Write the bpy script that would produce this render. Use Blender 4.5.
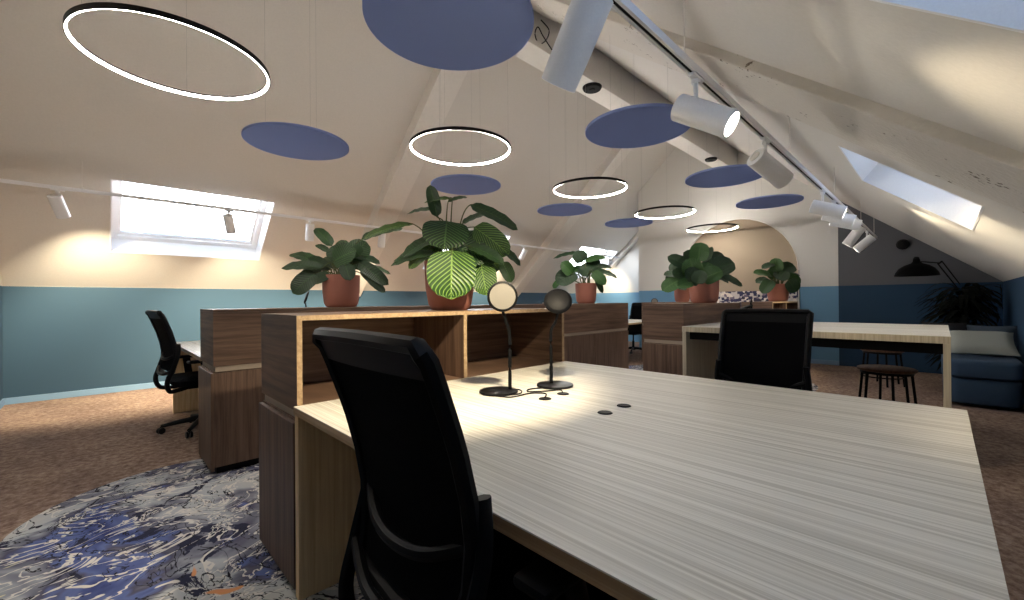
import bpy, bmesh, math, random
from mathutils import Vector, Matrix
from math import pi, sin, cos, radians, atan, sqrt

S = bpy.context.scene
for o in list(bpy.data.objects):
    bpy.data.objects.remove(o)
COL = S.collection

# ------------------------------------------------------------------ camera
EYE = Vector((0, 0, 1.14))
YAW, PITCH, ROLL, FPX = radians(45.62), radians(0.158), radians(-0.443), 420.53
FW = Vector((cos(YAW)*cos(PITCH), sin(YAW)*cos(PITCH), sin(PITCH)))
RT = FW.cross(Vector((0, 0, 1))).normalized()
UP = RT.cross(FW)
RT, UP = RT*cos(ROLL)+UP*sin(ROLL), UP*cos(ROLL)-RT*sin(ROLL)
cam_d = bpy.data.cameras.new('camera')
cam_d.sensor_width = 36
cam_d.lens = FPX*36/1024
cam_d.clip_start = .02
cam = bpy.data.objects.new('camera', cam_d)
COL.objects.link(cam)
cam.matrix_world = Matrix(((RT.x, UP.x, -FW.x, EYE.x), (RT.y, UP.y, -FW.y, EYE.y), (RT.z, UP.z, -FW.z, EYE.z), (0, 0, 0, 1)))
S.camera = cam

# ------------------------------------------------------------------ view, world
S.view_settings.view_transform = 'Standard'
S.view_settings.look = 'None'
S.view_settings.exposure = 1.6
S.view_settings.gamma = 1
S.view_settings.use_curve_mapping = False
W = bpy.data.worlds.new('sky')
S.world = W
W.use_nodes = True
nt = W.node_tree
nt.nodes.clear()
wo = nt.nodes.new('ShaderNodeOutputWorld')
bg = nt.nodes.new('ShaderNodeBackground')
tc = nt.nodes.new('ShaderNodeTexCoord')
sx = nt.nodes.new('ShaderNodeSeparateXYZ')
rp = nt.nodes.new('ShaderNodeValToRGB')
mp = nt.nodes.new('ShaderNodeMapRange')
nt.links.new(tc.outputs['Generated'], sx.inputs[0])
tilt = nt.nodes.new('ShaderNodeMath'); tilt.operation = 'MULTIPLY_ADD'; tilt.inputs[1].default_value = -.9
nt.links.new(sx.outputs['Z'], tilt.inputs[0]); nt.links.new(sx.outputs['Y'], tilt.inputs[2])
nt.links.new(tilt.outputs[0], mp.inputs['Value'])   # overcast glow low on the window side, bluer overhead
mp.inputs['From Min'].default_value = -1
mp.inputs['From Max'].default_value = 1
nt.links.new(mp.outputs[0], rp.inputs[0])
e = rp.color_ramp.elements
e[0].position = 0.25; e[0].color = (.20, .29, .44, 1)
e[1].position = 0.71; e[1].color = (5.2, 5.3, 5.4, 1)
m_ = rp.color_ramp.elements.new(.58); m_.color = (.26, .37, .54, 1)
nt.links.new(rp.outputs[0], bg.inputs[0])
bg.inputs[1].default_value = 1.25
nt.links.new(bg.outputs[0], wo.inputs[0])

# ------------------------------------------------------------------ materials
def srgb(r, g, b):
    f = lambda c: (c/255/12.92) if c/255 <= .04045 else ((c/255+.055)/1.055)**2.4
    return (f(r), f(g), f(b), 1)

def mat(name, col, rough=.6, metal=0, spec=.5, bump=0, bscale=200):
    m = bpy.data.materials.new(name); m.use_nodes = True
    n = m.node_tree; b = n.nodes['Principled BSDF']
    b.inputs['Base Color'].default_value = col
    b.inputs['Roughness'].default_value = rough
    b.inputs['Metallic'].default_value = metal
    b.inputs['Specular IOR Level'].default_value = spec
    # every material gets a faint procedural variation
    t = n.nodes.new('ShaderNodeTexCoord'); z = n.nodes.new('ShaderNodeTexNoise')
    z.inputs['Scale'].default_value = bscale; z.inputs['Detail'].default_value = 3
    n.links.new(t.outputs['Object'], z.inputs['Vector'])
    mx = n.nodes.new('ShaderNodeMixRGB'); mx.blend_type = 'MULTIPLY'; mx.inputs[0].default_value = 1
    mr = n.nodes.new('ShaderNodeMapRange'); mr.inputs['To Min'].default_value = .94; mr.inputs['To Max'].default_value = 1.06
    n.links.new(z.outputs['Fac'], mr.inputs['Value'])
    mx.inputs[1].default_value = col
    n.links.new(mr.outputs[0], mx.inputs[2])
    n.links.new(mx.outputs[0], b.inputs['Base Color'])
    if bump:
        bp = n.nodes.new('ShaderNodeBump'); bp.inputs['Strength'].default_value = bump
        bp.inputs['Distance'].default_value = .01
        n.links.new(z.outputs['Fac'], bp.inputs['Height']); n.links.new(bp.outputs[0], b.inputs['Normal'])
    return m

def emis(name, col, k):
    m = bpy.data.materials.new(name); m.use_nodes = True
    b = m.node_tree.nodes['Principled BSDF']
    b.inputs['Base Color'].default_value = (.8, .8, .8, 1)
    b.inputs['Emission Color'].default_value = col
    b.inputs['Emission Strength'].default_value = k
    return m

def wood(name, c1, c2, axis='X', scale=1.0, rough=.5, fine=1.0, contrast=(.35, .65), along=1.6, dist=.25):
    """streaky grain running along one axis"""
    m = bpy.data.materials.new(name); m.use_nodes = True
    n = m.node_tree; b = n.nodes['Principled BSDF']
    t = n.nodes.new('ShaderNodeTexCoord'); mpn = n.nodes.new('ShaderNodeMapping')
    n.links.new(t.outputs['Object'], mpn.inputs[0])
    s = [60*fine]*3
    for ch_ in axis: s['XYZ'.index(ch_)] = along
    mpn.inputs['Scale'].default_value = [v*scale for v in s]
    z = n.nodes.new('ShaderNodeTexNoise'); z.inputs['Scale'].default_value = 1
    z.inputs['Detail'].default_value = 5; z.inputs['Roughness'].default_value = .65
    z.inputs['Distortion'].default_value = dist
    n.links.new(mpn.outputs[0], z.inputs['Vector'])
    r = n.nodes.new('ShaderNodeValToRGB')
    r.color_ramp.elements[0].position = contrast[0]; r.color_ramp.elements[0].color = c1
    r.color_ramp.elements[1].position = contrast[1]; r.color_ramp.elements[1].color = c2
    n.links.new(z.outputs['Fac'], r.inputs[0]); n.links.new(r.outputs[0], b.inputs['Base Color'])
    b.inputs['Roughness'].default_value = rough
    b.inputs['Specular IOR Level'].default_value = .35
    return m

def two_tone(name, upper, lower, zsplit=1.357, rough=.75):
    m = bpy.data.materials.new(name); m.use_nodes = True
    n = m.node_tree; b = n.nodes['Principled BSDF']
    g = n.nodes.new('ShaderNodeNewGeometry'); s = n.nodes.new('ShaderNodeSeparateXYZ')
    n.links.new(g.outputs['Position'], s.inputs[0])
    c = n.nodes.new('ShaderNodeMath'); c.operation = 'GREATER_THAN'; c.inputs[1].default_value = zsplit
    n.links.new(s.outputs['Z'], c.inputs[0])
    mx = n.nodes.new('ShaderNodeMixRGB'); mx.inputs[1].default_value = lower; mx.inputs[2].default_value = upper
    n.links.new(c.outputs[0], mx.inputs[0])
    z = n.nodes.new('ShaderNodeTexNoise'); z.inputs['Scale'].default_value = 120
    n.links.new(g.outputs['Position'], z.inputs['Vector'])
    bp = n.nodes.new('ShaderNodeBump'); bp.inputs['Strength'].default_value = .06; bp.inputs['Distance'].default_value = .004
    n.links.new(z.outputs['Fac'], bp.inputs['Height']); n.links.new(bp.outputs[0], b.inputs['Normal'])
    n.links.new(mx.outputs[0], b.inputs['Base Color'])
    b.inputs['Roughness'].default_value = rough
    return m

CEIL = srgb(216, 212, 206)
M = {}
M['plaster'] = mat('plaster', CEIL, .85, bump=.12, bscale=60)
M['beam'] = mat('painted_timber', srgb(224, 220, 214), .7, bump=.15, bscale=25)
M['wall'] = two_tone('wall_paint', srgb(220, 215, 205), srgb(56, 86, 108))
M['wall_far'] = two_tone('far_wall_paint', srgb(220, 218, 214), srgb(112, 160, 196))
M['wall_dark'] = two_tone('grey_navy_wall', srgb(96, 98, 104), srgb(24, 60, 90))  # grey above the split, navy below; right wall and right-hand far bay
M['skirt'] = mat('skirting_paint', srgb(136, 172, 204), .6)
M['white'] = mat('white_enamel', srgb(236, 236, 238), .35)
M['whitem'] = mat('white_matt', srgb(228, 224, 218), .6)
M['black'] = mat('black_plastic', (.006, .006, .007, 1), .5, spec=.12)
M['blackg'] = mat('black_gloss', (.004, .004, .005, 1), .28, spec=.25)
M['mesh'] = mat('black_mesh_fabric', (.004, .004, .005, 1), .9, spec=.06, bump=.3, bscale=600)
M['felt'] = mat('blue_felt', srgb(146, 166, 228), .95, spec=.05, bump=.35, bscale=260)
M['walnut'] = wood('walnut_veneer', srgb(82, 62, 50), srgb(124, 98, 80), 'XY', 1, .5, .6)
M['walnut_v'] = wood('walnut_veneer_upright', srgb(82, 62, 51), srgb(120, 96, 80), 'Z', 1, .5, .6)
M['oak_edge'] = wood('oak_edge_band', srgb(158, 130, 98), srgb(188, 162, 128), 'Y', 1, .5, 1.2)
M['pale_edge'] = wood('pale_edge_band', srgb(172, 160, 138), srgb(204, 194, 172), 'Z', 1, .5, 1.2)
M['strip'] = mat('pale_strip', srgb(176, 160, 142), .6)
M['oak_v'] = wood('striped_oak_upright', srgb(216, 184, 136), srgb(240, 214, 170), 'Z', 1, .5, 1.0)
M['laminate'] = wood('striped_pale_laminate', srgb(200, 194, 180), srgb(240, 236, 225), 'Y', 1, .42, 2.1, (.38, .60), .6, .04)
M['terra'] = mat('terracotta', srgb(160, 102, 86), .8, bump=.1, bscale=40)
M['soil'] = mat('potting_soil', srgb(40, 28, 20), .95, bump=.8, bscale=60)
M['stem'] = mat('plant_stem', srgb(74, 84, 40), .6)
M['steel'] = mat('satin_steel', srgb(150, 150, 150), .35, 1)
M['ring_glow'] = emis('ring_diffuser', (1, .93, .84, 1), 55)
M['lamp_glow'] = emis('spotlight_lens', (1, .93, .80, 1), 9)
M['lamp_panel'] = mat('lamp_diffuser', srgb(120, 116, 108), .6)
M['sofa'] = mat('blue_upholstery', srgb(50, 72, 98), .9, bump=.3, bscale=300)
M['pillow'] = mat('pale_grey_fabric', srgb(158, 164, 160), .95, bump=.5, bscale=180)
M['pillow2'] = mat('slate_fabric', srgb(66, 80, 96), .95, bump=.4, bscale=200)
M['pillow3'] = mat('charcoal_fabric', srgb(20, 22, 30), .95, bump=.4, bscale=200)
M['stool_seat'] = wood('brown_stool_wood', srgb(70, 46, 36), srgb(108, 78, 60), 'X', 1, .55, .7)
M['shadeleaf'] = mat('shaded_palm_leaf', srgb(9, 14, 10), .8, spec=.15)  # the dim corner's shade is put into this near-black leaf and trunk colour
M['blackd'] = mat('black_powder_coat', (.003, .003, .0035, 1), .6, spec=.04)
M['glass'] = None

def glass():
    m = bpy.data.materials.new('window_glass'); m.use_nodes = True
    n = m.node_tree; n.nodes.clear()
    o = n.nodes.new('ShaderNodeOutputMaterial'); t = n.nodes.new('ShaderNodeBsdfTransparent')
    g = n.nodes.new('ShaderNodeBsdfGlossy'); g.inputs['Roughness'].default_value = .02
    mx = n.nodes.new('ShaderNodeMixShader'); mx.inputs[0].default_value = .06
    t.inputs[0].default_value = (.96, .98, 1, 1)
    n.links.new(t.outputs[0], mx.inputs[1]); n.links.new(g.outputs[0], mx.inputs[2]); n.links.new(mx.outputs[0], o.inputs[0])
    return m
M['glass'] = glass()

def carpet():
    m = mat('mottled_carpet', srgb(140, 108, 88), 1, spec=.05)
    n = m.node_tree; b = n.nodes['Principled BSDF']
    t = n.nodes.new('ShaderNodeTexCoord')
    mpn = n.nodes.new('ShaderNodeMapping'); mpn.inputs['Scale'].default_value = (1, 1, 1)
    n.links.new(t.outputs['Object'], mpn.inputs[0])
    a = n.nodes.new('ShaderNodeTexNoise'); a.inputs['Scale'].default_value = 22; a.inputs['Detail'].default_value = 8; a.inputs['Roughness'].default_value = .75
    c = n.nodes.new('ShaderNodeTexNoise'); c.inputs['Scale'].default_value = 2.2; c.inputs['Detail'].default_value = 4
    n.links.new(mpn.outputs[0], a.inputs['Vector']); n.links.new(mpn.outputs[0], c.inputs['Vector'])
    r = n.nodes.new('ShaderNodeValToRGB')
    for i, (p, q) in enumerate([(.30, srgb(98, 80, 72)), (.44, srgb(136, 116, 106)), (.54, srgb(158, 140, 128)), (.68, srgb(184, 168, 158))]):
        el = r.color_ramp.elements[i] if i < 2 else r.color_ramp.elements.new(p)
        el.position = p; el.color = q
    n.links.new(a.outputs['Fac'], r.inputs[0])
    r2 = n.nodes.new('ShaderNodeValToRGB')
    r2.color_ramp.elements[0].position = .35; r2.color_ramp.elements[0].color = (.80, .74, .72, 1)
    r2.color_ramp.elements[1].position = .65; r2.color_ramp.elements[1].color = (1.1, 1.05, .98, 1)
    n.links.new(c.outputs['Fac'], r2.inputs[0])
    mx = n.nodes.new('ShaderNodeMixRGB'); mx.blend_type = 'MULTIPLY'; mx.inputs[0].default_value = 1
    n.links.new(r.outputs[0], mx.inputs[1]); n.links.new(r2.outputs[0], mx.inputs[2])
    n.links.new(mx.outputs[0], b.inputs['Base Color'])
    bp = n.nodes.new('ShaderNodeBump'); bp.inputs['Strength'].default_value = .5; bp.inputs['Distance'].default_value = .006
    n.links.new(a.outputs['Fac'], bp.inputs['Height']); n.links.new(bp.outputs[0], b.inputs['Normal'])
    return m
M['carpet'] = carpet()

def rugmat():
    m = mat('painterly_rug', srgb(120, 125, 150), 1, spec=.05)
    n = m.node_tree; b = n.nodes['Principled BSDF']; L = n.links
    t = n.nodes.new('ShaderNodeTexCoord')
    def noise(scale, detail=3, dist=0, rough=.5, off=0, st=(1, 1, 1)):
        q = n.nodes.new('ShaderNodeMapping'); q.inputs['Location'].default_value = (off, off*.7, 0); q.inputs['Scale'].default_value = st
        L.new(t.outputs['Object'], q.inputs[0])
        z = n.nodes.new('ShaderNodeTexNoise'); z.inputs['Scale'].default_value = scale; z.inputs['Detail'].default_value = detail
        z.inputs['Distortion'].default_value = dist; z.inputs['Roughness'].default_value = rough
        L.new(q.outputs[0], z.inputs['Vector']); return z.outputs['Fac']
    def ramp(src, stops, interp='LINEAR'):
        r = n.nodes.new('ShaderNodeValToRGB'); r.color_ramp.interpolation = interp
        for i, (p, c) in enumerate(stops):
            el = r.color_ramp.elements[i] if i < 2 else r.color_ramp.elements.new(p)
            el.position = p; el.color = c
        L.new(src, r.inputs[0]); return r.outputs[0]
    def mix(f, a, c):
        x = n.nodes.new('ShaderNodeMixRGB'); L.new(f, x.inputs[0]); L.new(a, x.inputs[1])
        if isinstance(c, tuple): x.inputs[2].default_value = c
        else: L.new(c, x.inputs[2])
        return x.outputs[0]
    k, w = (0, 0, 0, 1), (1, 1, 1, 1)
    base = ramp(noise(1.35, 4, .8, .55, 3.3), [(.34, srgb(62, 70, 118)), (.42, srgb(96, 110, 160)), (.45, srgb(84, 84, 104)), (.50, srgb(132, 134, 146)), (.53, srgb(176, 180, 186)), (.70, srgb(194, 194, 190))])
    dk = ramp(noise(2.4, 6, 1.6, .65, 9.1), [(.58, k), (.595, w)])
    c1 = mix(dk, base, srgb(52, 54, 74))
    ln = ramp(noise(2.6, 3, 2.4, .6, 1.7, (1, 1.3, 1)), [(.48, k), (.485, w), (.52, w), (.525, k)])
    c2 = mix(ln, c1, srgb(214, 210, 204))
    l2 = ramp(noise(3.0, 3.5, 2.6, .6, 5.2, (1.3, 1, 1)), [(.525, k), (.53, w), (.548, w), (.553, k)])
    c3 = mix(l2, c2, srgb(44, 44, 52))
    og = ramp(noise(3.4, 3, .6, .5, 14.2), [(.70, k), (.71, w)])
    c4 = mix(og, c3, srgb(224, 156, 110))
    yl = ramp(noise(5, 4, 1.4, .5, 21.2), [(.71, k), (.72, w)])
    c5 = mix(yl, c4, srgb(206, 202, 170))
    L.new(c5, b.inputs['Base Color'])
    return m
M['rug'] = rugmat()

def leafmat(name, dark, light):
    m = bpy.data.materials.new(name); m.use_nodes = True
    n = m.node_tree; b = n.nodes['Principled BSDF']; L = n.links
    uv = n.nodes.new('ShaderNodeUVMap'); uv.uv_map = 'UVMap'
    s = n.nodes.new('ShaderNodeSeparateXYZ'); L.new(uv.outputs[0], s.inputs[0])
    ab = n.nodes.new('ShaderNodeMath'); ab.operation = 'ABSOLUTE'; L.new(s.outputs['X'], ab.inputs[0])
    # veins sweep from the midrib towards the tip
    q = n.nodes.new('ShaderNodeMath'); q.operation = 'MULTIPLY_ADD'; q.inputs[1].default_value = -.42
    L.new(ab.outputs[0], q.inputs[0]); L.new(s.outputs['Y'], q.inputs[2])
    f = n.nodes.new('ShaderNodeMath'); f.operation = 'MULTIPLY'; f.inputs[1].default_value = 68; L.new(q.outputs[0], f.inputs[0])
    sn = n.nodes.new('ShaderNodeMath'); sn.operation = 'SINE'; L.new(f.outputs[0], sn.inputs[0])
    r = n.nodes.new('ShaderNodeValToRGB')
    r.color_ramp.elements[0].position = .35; r.color_ramp.elements[0].color = dark
    r.color_ramp.elements[1].position = .95; r.color_ramp.elements[1].color = light
    L.new(sn.outputs[0], r.inputs[0])
    # midrib
    lt = n.nodes.new('ShaderNodeMath'); lt.operation = 'LESS_THAN'; lt.inputs[1].default_value = .035; L.new(ab.outputs[0], lt.inputs[0])
    mx = n.nodes.new('ShaderNodeMixRGB'); L.new(lt.outputs[0], mx.inputs[0]); L.new(r.outputs[0], mx.inputs[1]); mx.inputs[2].default_value = light
    L.new(mx.outputs[0], b.inputs['Base Color'])
    b.inputs['Roughness'].default_value = .42
    b.inputs['Subsurface Weight'].default_value = 0
    bp = n.nodes.new('ShaderNodeBump'); bp.inputs['Strength'].default_value = .4; bp.inputs['Distance'].default_value = .004
    L.new(sn.outputs[0], bp.inputs['Height']); L.new(bp.outputs[0], b.inputs['Normal'])
    return m
M['leaf'] = leafmat('calathea_leaf', srgb(38, 74, 26), srgb(122, 158, 74))
M['leaf2'] = leafmat('calathea_leaf_deep', srgb(26, 54, 26), srgb(74, 110, 56))
M['leaf3'] = leafmat('fiddle_leaf', srgb(38, 78, 30), srgb(74, 112, 50))
M['leaf4'] = leafmat('fiddle_leaf_deep_green', srgb(22, 50, 24), srgb(46, 80, 40))
M['leaf5'] = leafmat('calathea_leaf_dark', srgb(20, 40, 22), srgb(56, 88, 44))

def pattern_mat():
    m = mat('patterned_panel', srgb(190, 185, 180), .8)
    n = m.node_tree; b = n.nodes['Principled BSDF']; L = n.links
    t = n.nodes.new('ShaderNodeTexCoord'); v = n.nodes.new('ShaderNodeTexVoronoi'); v.inputs['Scale'].default_value = 20
    v.distance = 'CHEBYCHEV'
    L.new(t.outputs['Object'], v.inputs['Vector'])
    s = n.nodes.new('ShaderNodeSeparateXYZ'); L.new(v.outputs['Color'], s.inputs[0])
    r = n.nodes.new('ShaderNodeValToRGB'); r.color_ramp.interpolation = 'CONSTANT'
    for i, (p, c) in enumerate([(0, srgb(48, 50, 84)), (.3, srgb(200, 192, 190)), (.55, srgb(112, 100, 120)), (.75, srgb(224, 214, 205)), (.9, srgb(60, 56, 70))]):
        el = r.color_ramp.elements[i] if i < 2 else r.color_ramp.elements.new(p)
        el.position = p; el.color = c
    L.new(s.outputs['X'], r.inputs[0]); L.new(r.outputs[0], b.inputs['Base Color'])
    return m
M['pattern'] = pattern_mat()
M['tan'] = mat('tan_wallpaper', srgb(162, 146, 126), .85)

# ------------------------------------------------------------------ mesh helpers
def new(): return bmesh.new()

def box(bm, x0, x1, y0, y1, z0, z1, bev=0, mtx=None, mi=0):
    t = bmesh.new()
    bmesh.ops.create_cube(t, size=1)
    bmesh.ops.scale(t, vec=(x1-x0, y1-y0, z1-z0), verts=t.verts)
    bmesh.ops.translate(t, vec=((x0+x1)/2, (y0+y1)/2, (z0+z1)/2), verts=t.verts)
    if bev: bmesh.ops.bevel(t, geom=t.edges[:], offset=bev, segments=2, affect='EDGES', profile=.5)
    if mtx: bmesh.ops.transform(t, matrix=mtx, verts=t.verts)
    for f in t.faces: f.material_index = mi
    merge(bm, t); return bm

def merge(bm, t):
    me = bpy.data.meshes.new('t'); t.to_mesh(me); t.free(); bm.from_mesh(me); bpy.data.meshes.remove(me)

def lathe(bm, prof, seg=32, c=(0, 0, 0), mtx=None, mi=0):
    """profile of (radius, z); closes onto the axis when radius is 0"""
    t = bmesh.new(); rings = []
    for r, z in prof:
        if r < 1e-6: rings.append([t.verts.new((0, 0, z))])
        else: rings.append([t.verts.new((r*cos(2*pi*i/seg), r*sin(2*pi*i/seg), z)) for i in range(seg)])
    for a, b in zip(rings, rings[1:]):
        for i in range(seg):
            j = (i+1) % seg
            if len(a) == 1 and len(b) == 1: continue
            if len(a) == 1: f = t.faces.new((a[0], b[j], b[i]))
            elif len(b) == 1: f = t.faces.new((a[i], a[j], b[0]))
            else: f = t.faces.new((a[i], a[j], b[j], b[i]))
            f.material_index = mi
    bmesh.ops.recalc_face_normals(t, faces=t.faces)
    if mtx: bmesh.ops.transform(t, matrix=mtx, verts=t.verts)
    bmesh.ops.translate(t, vec=c, verts=t.verts)
    merge(bm, t); return bm

def catmull(pts, k=6):
    P = [Vector(p) for p in pts]
    if len(P) < 3: return P
    out = []
    for i in range(len(P)-1):
        p0 = P[max(i-1, 0)]; p1 = P[i]; p2 = P[i+1]; p3 = P[min(i+2, len(P)-1)]
        for s in range(k):
            t = s/k
            out.append(.5*((2*p1)+(p2-p0)*t+(2*p0-5*p1+4*p2-p3)*t*t+(3*p1-p0-3*p2+p3)*t**3))
    out.append(P[-1]); return out

def tube(bm, pts, r=.01, seg=8, smooth=0, r2=None, sx=1, mi=0, flat=None, ref=None):
    """tube along points; r may taper to r2; flat=(a,b) gives an elliptic section"""
    P = catmull(pts, smooth) if smooth else [Vector(p) for p in pts]
    n = len(P); rings = []
    ref = Vector(ref) if ref else (Vector((0, 1, 0)) if flat else Vector((0, 0, 1)))
    for i, p in enumerate(P):
        d = (P[min(i+1, n-1)]-P[max(i-1, 0)]).normalized()
        a = d.cross(ref)
        if a.length < 1e-4: a = d.cross(Vector((1, 0, 0)))
        a.normalize(); b = a.cross(d).normalized()
        rr = r if r2 is None else r+(r2-r)*i/max(n-1, 1)
        ra, rb = (rr, rr) if not flat else (flat[0], flat[1])
        rings.append([bm.verts.new(p+a*ra*cos(2*pi*k/seg)+b*rb*sin(2*pi*k/seg)) for k in range(seg)])
    for A, B in zip(rings, rings[1:]):
        for k in range(seg):
            f = bm.faces.new((A[k], A[(k+1) % seg], B[(k+1) % seg], B[k])); f.material_index = mi; f.smooth = True
    for R, rev in ((rings[0], True), (rings[-1], False)):
        f = bm.faces.new(R[::-1] if rev else R); f.material_index = mi
    return bm

def ob(name, bm, m, parent=None, smooth=False, label=None, kind=None):
    bmesh.ops.recalc_face_normals(bm, faces=bm.faces)
    me = bpy.data.meshes.new(name); bm.to_mesh(me); bm.free()
    for k in (m if isinstance(m, (list, tuple)) else [m]): me.materials.append(k)
    if smooth:
        for p in me.polygons: p.use_smooth = True
        try: me.set_sharp_from_angle(angle=radians(38))
        except Exception: pass
    o = bpy.data.objects.new(name, me); COL.objects.link(o)
    if parent: o.parent = parent
    if label: o['label'] = label
    if kind: o['kind'] = kind
    return o

def thing(name, label, cat, loc=(0, 0, 0), rz=0, group=None):
    o = bpy.data.objects.new(name, None); COL.objects.link(o)
    o.empty_display_size = .1
    o.location = loc; o.rotation_euler = (0, 0, rz)
    o['label'] = label; o['category'] = cat
    if group: o['group'] = group
    return o

def dup(root, loc, rz=0, label=None, group=None):
    r = root.copy(); COL.objects.link(r); r.location = loc; r.rotation_euler = (0, 0, rz)
    if label: r['label'] = label
    if group: r['group'] = group
    def rec(src, dst):
        for ch in list(src.children):
            c = ch.copy(); COL.objects.link(c); c.parent = dst
            rec(ch, c)
    rec(root, r)
    return r

def at_y(u, v, y):
    d = RT*((u-512)/FPX)+UP*((300-v)/FPX)+FW
    return EYE+d*(y/d.y)
def at_d(u, v, depth):
    return EYE+(RT*((u-512)/FPX)+UP*((300-v)/FPX)+FW)*depth

# ------------------------------------------------------------------ setting
XB, XF, XF2, YL, YR, ZK = -.8, 9.0, 10.5, 7.5, -.6, 1.38
A = atan(.9); B = atan(.8)
T = .34
bm = new(); box(bm, XB-.2, XF2+.2, YR-.2, YL+.2, -.12, 0)
ob('floor', bm, M['carpet'], kind='structure')

def slope(side, holes, x0, x1, s0, s1):
    """slab of the roof in (x, s) with rectangular openings"""
    if side == 'L': mx = Matrix(((1, 0, 0, 0), (0, -cos(A), sin(A), YL), (0, sin(A), cos(A), 1.36), (0, 0, 0, 1)))
    else: mx = Matrix(((1, 0, 0, 0), (0, cos(B), -sin(B), YR), (0, sin(B), cos(B), 1.36), (0, 0, 0, 1)))
    bm = new(); c = x0; hs = sorted(holes)
    for (a, b, p, q) in hs:
        box(bm, c, a, s0, s1, 0, T, mtx=mx)
        box(bm, a, b, s0, p, 0, T, mtx=mx)
        box(bm, a, b, q, s1, 0, T, mtx=mx)
        c = b
    box(bm, c, x1, s0, s1, 0, T, mtx=mx)
    return bm, mx
yr = 3.68
LH = [(.08, 1.68, .612, 1.69), (4.45, 6.1, .612, 1.69), (8.55, 10.22, .612, 1.69)]
RH = [(.13, 1.48, .53, 1.434), (3.84, 5.14, .53, 1.434)]
bmL, MXL = slope('L', LH, XB, XF2+.1, -.05, (YL-yr)/cos(A)+.12)
ob('ceiling', bmL, M['plaster'], kind='structure')
bmR, MXR = slope('R', RH, XB, XF2+.1, -.05, (yr-YR)/cos(B)+.12)
ob('ceiling', bmR, M['plaster'], kind='structure')

def skylight(i, mx, h):
    a, b, p, q = h
    fr = new(); w = .07; z0, z1 = T-.10, T-.02
    box(fr, a, b, p, p+w, z0, z1, mtx=mx); box(fr, a, b, q-w, q, z0, z1, mtx=mx)
    box(fr, a, a+w, p+w, q-w, z0, z1, mtx=mx); box(fr, b-w, b, p+w, q-w, z0, z1, mtx=mx)
    # inner sash
    w2 = .035; z2, z3 = T-.07, T-.03
    a2, b2, p2, q2 = a+w, b-w, p+w, q-w
    box(fr, a2, b2, p2, p2+w2, z2, z3, mtx=mx); box(fr, a2, b2, q2-w2, q2, z2, z3, mtx=mx)
    box(fr, a2, a2+w2, p2+w2, q2-w2, z2, z3, mtx=mx); box(fr, b2-w2, b2, p2+w2, q2-w2, z2, z3, mtx=mx)
    f = ob('window_%d' % i, fr, M['white'], kind='structure')
    g = new(); box(g, a2+w2, b2-w2, p2+w2, q2-w2, T-.055, T-.045, mtx=mx)
    ob('pane', g, M['glass'], f)
    # white lining boards of the opening
    l = new(); t = .012
    box(l, a-.001, b+.001, p-.001, p+t, -.002, T-.10, mtx=mx); box(l, a-.001, b+.001, q-t, q+.001, -.002, T-.10, mtx=mx)
    box(l, a-.001, a+t, p+t, q-t, -.002, T-.10, mtx=mx); box(l, b-t, b+.001, p+t, q-t, -.002, T-.10, mtx=mx)
    ob('reveal', l, M['white'], f)
for i, h in enumerate(LH): skylight(i+1, MXL, h)
for i, h in enumerate(RH): skylight(i+4, MXR, h)

def zl(y): return 1.36+(YL-y)*.9
def zr(y): return 1.36+(y-YR)*.8
ZR = 4.79

def wall_poly(name, pts, x, th, m, axis='X'):
    """outline in (y,z) extruded along x"""
    bm = new()
    a = [bm.verts.new((x, y, z)) for y, z in pts]; b = [bm.verts.new((x+th, y, z)) for y, z in pts]
    bm.faces.new(a); bm.faces.new(b[::-1])
    for i in range(len(pts)):
        j = (i+1) % len(pts); bm.faces.new((a[i], b[i], b[j], a[j]))
    return ob(name, bm, m, kind='structure')

def topz(y): return min(zl(y), zr(y))+.05
bm = new(); box(bm, XB-.15, XF2+.15, YL, YL+.12, 0, 1.42); ob('wall_left', bm, M['wall'], kind='structure')
bm = new(); box(bm, XB-.15, XF+.0, YR-.12, YR, 0, 1.42); ob('wall_right', bm, M['wall_dark'], kind='structure')
wall_poly('wall_back', [(YR, 0), (YL, 0), (YL, topz(YL)), (yr, topz(yr)), (YR, topz(YR))], XB-.12, .12, M['wall'])
# far wall: a white bay with an arched niche, a grey bay to its right, a deeper bay to its left
AY0, AY1, AZC, AR = 1.80, 3.94, 1.66, 1.07
ayc = (AY0+AY1)/2
arc = [(ayc+AR*cos(pi*k/24), AZC+AR*sin(pi*k/24)) for k in range(25)]   # from high y to low y
outer = [(1.23, 0), (AY0, 0)]
outer += [(AY0, AZC)]+[(y, z) for y, z in arc[::-1][1:-1]]+[(AY1, AZC), (AY1, 0), (4.95, 0), (4.95, topz(4.95)), (yr, topz(yr)), (1.23, topz(1.23))]
def ngon_wall(name, pts, x, th, m):
    bm = new()
    a = [bm.verts.new((x, y, z)) for y, z in pts]
    es = [bm.edges.new((a[i], a[(i+1) % len(a)])) for i in range(len(a))]
    bmesh.ops.triangle_fill(bm, edges=es, use_beauty=True)
    r = bmesh.ops.extrude_face_region(bm, geom=bm.faces[:])
    bmesh.ops.translate(bm, vec=(th, 0, 0), verts=[v for v in r['geom'] if isinstance(v, bmesh.types.BMVert)])
    return ob(name, bm, m, kind='structure')
ngon_wall('wall_far', outer, XF, .12, M['wall_far'])
wall_poly('wall_far', [(YR-.1, 0), (1.23, 0), (1.23, topz(1.23)), (YR-.1, topz(YR-.1))], XF, .12, M['wall_dark'])
wall_poly('wall_far', [(4.90, 0), (YL, 0), (YL, topz(YL)), (4.90, topz(4.90))], XF2, .12, M['wall_far'])
bm = new(); box(bm, XF+.121, XF2-.001, 4.83, 4.949, 0, topz(4.95)-.1); ob('wall_far_side', bm, M['wall_far'], kind='structure')
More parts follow.
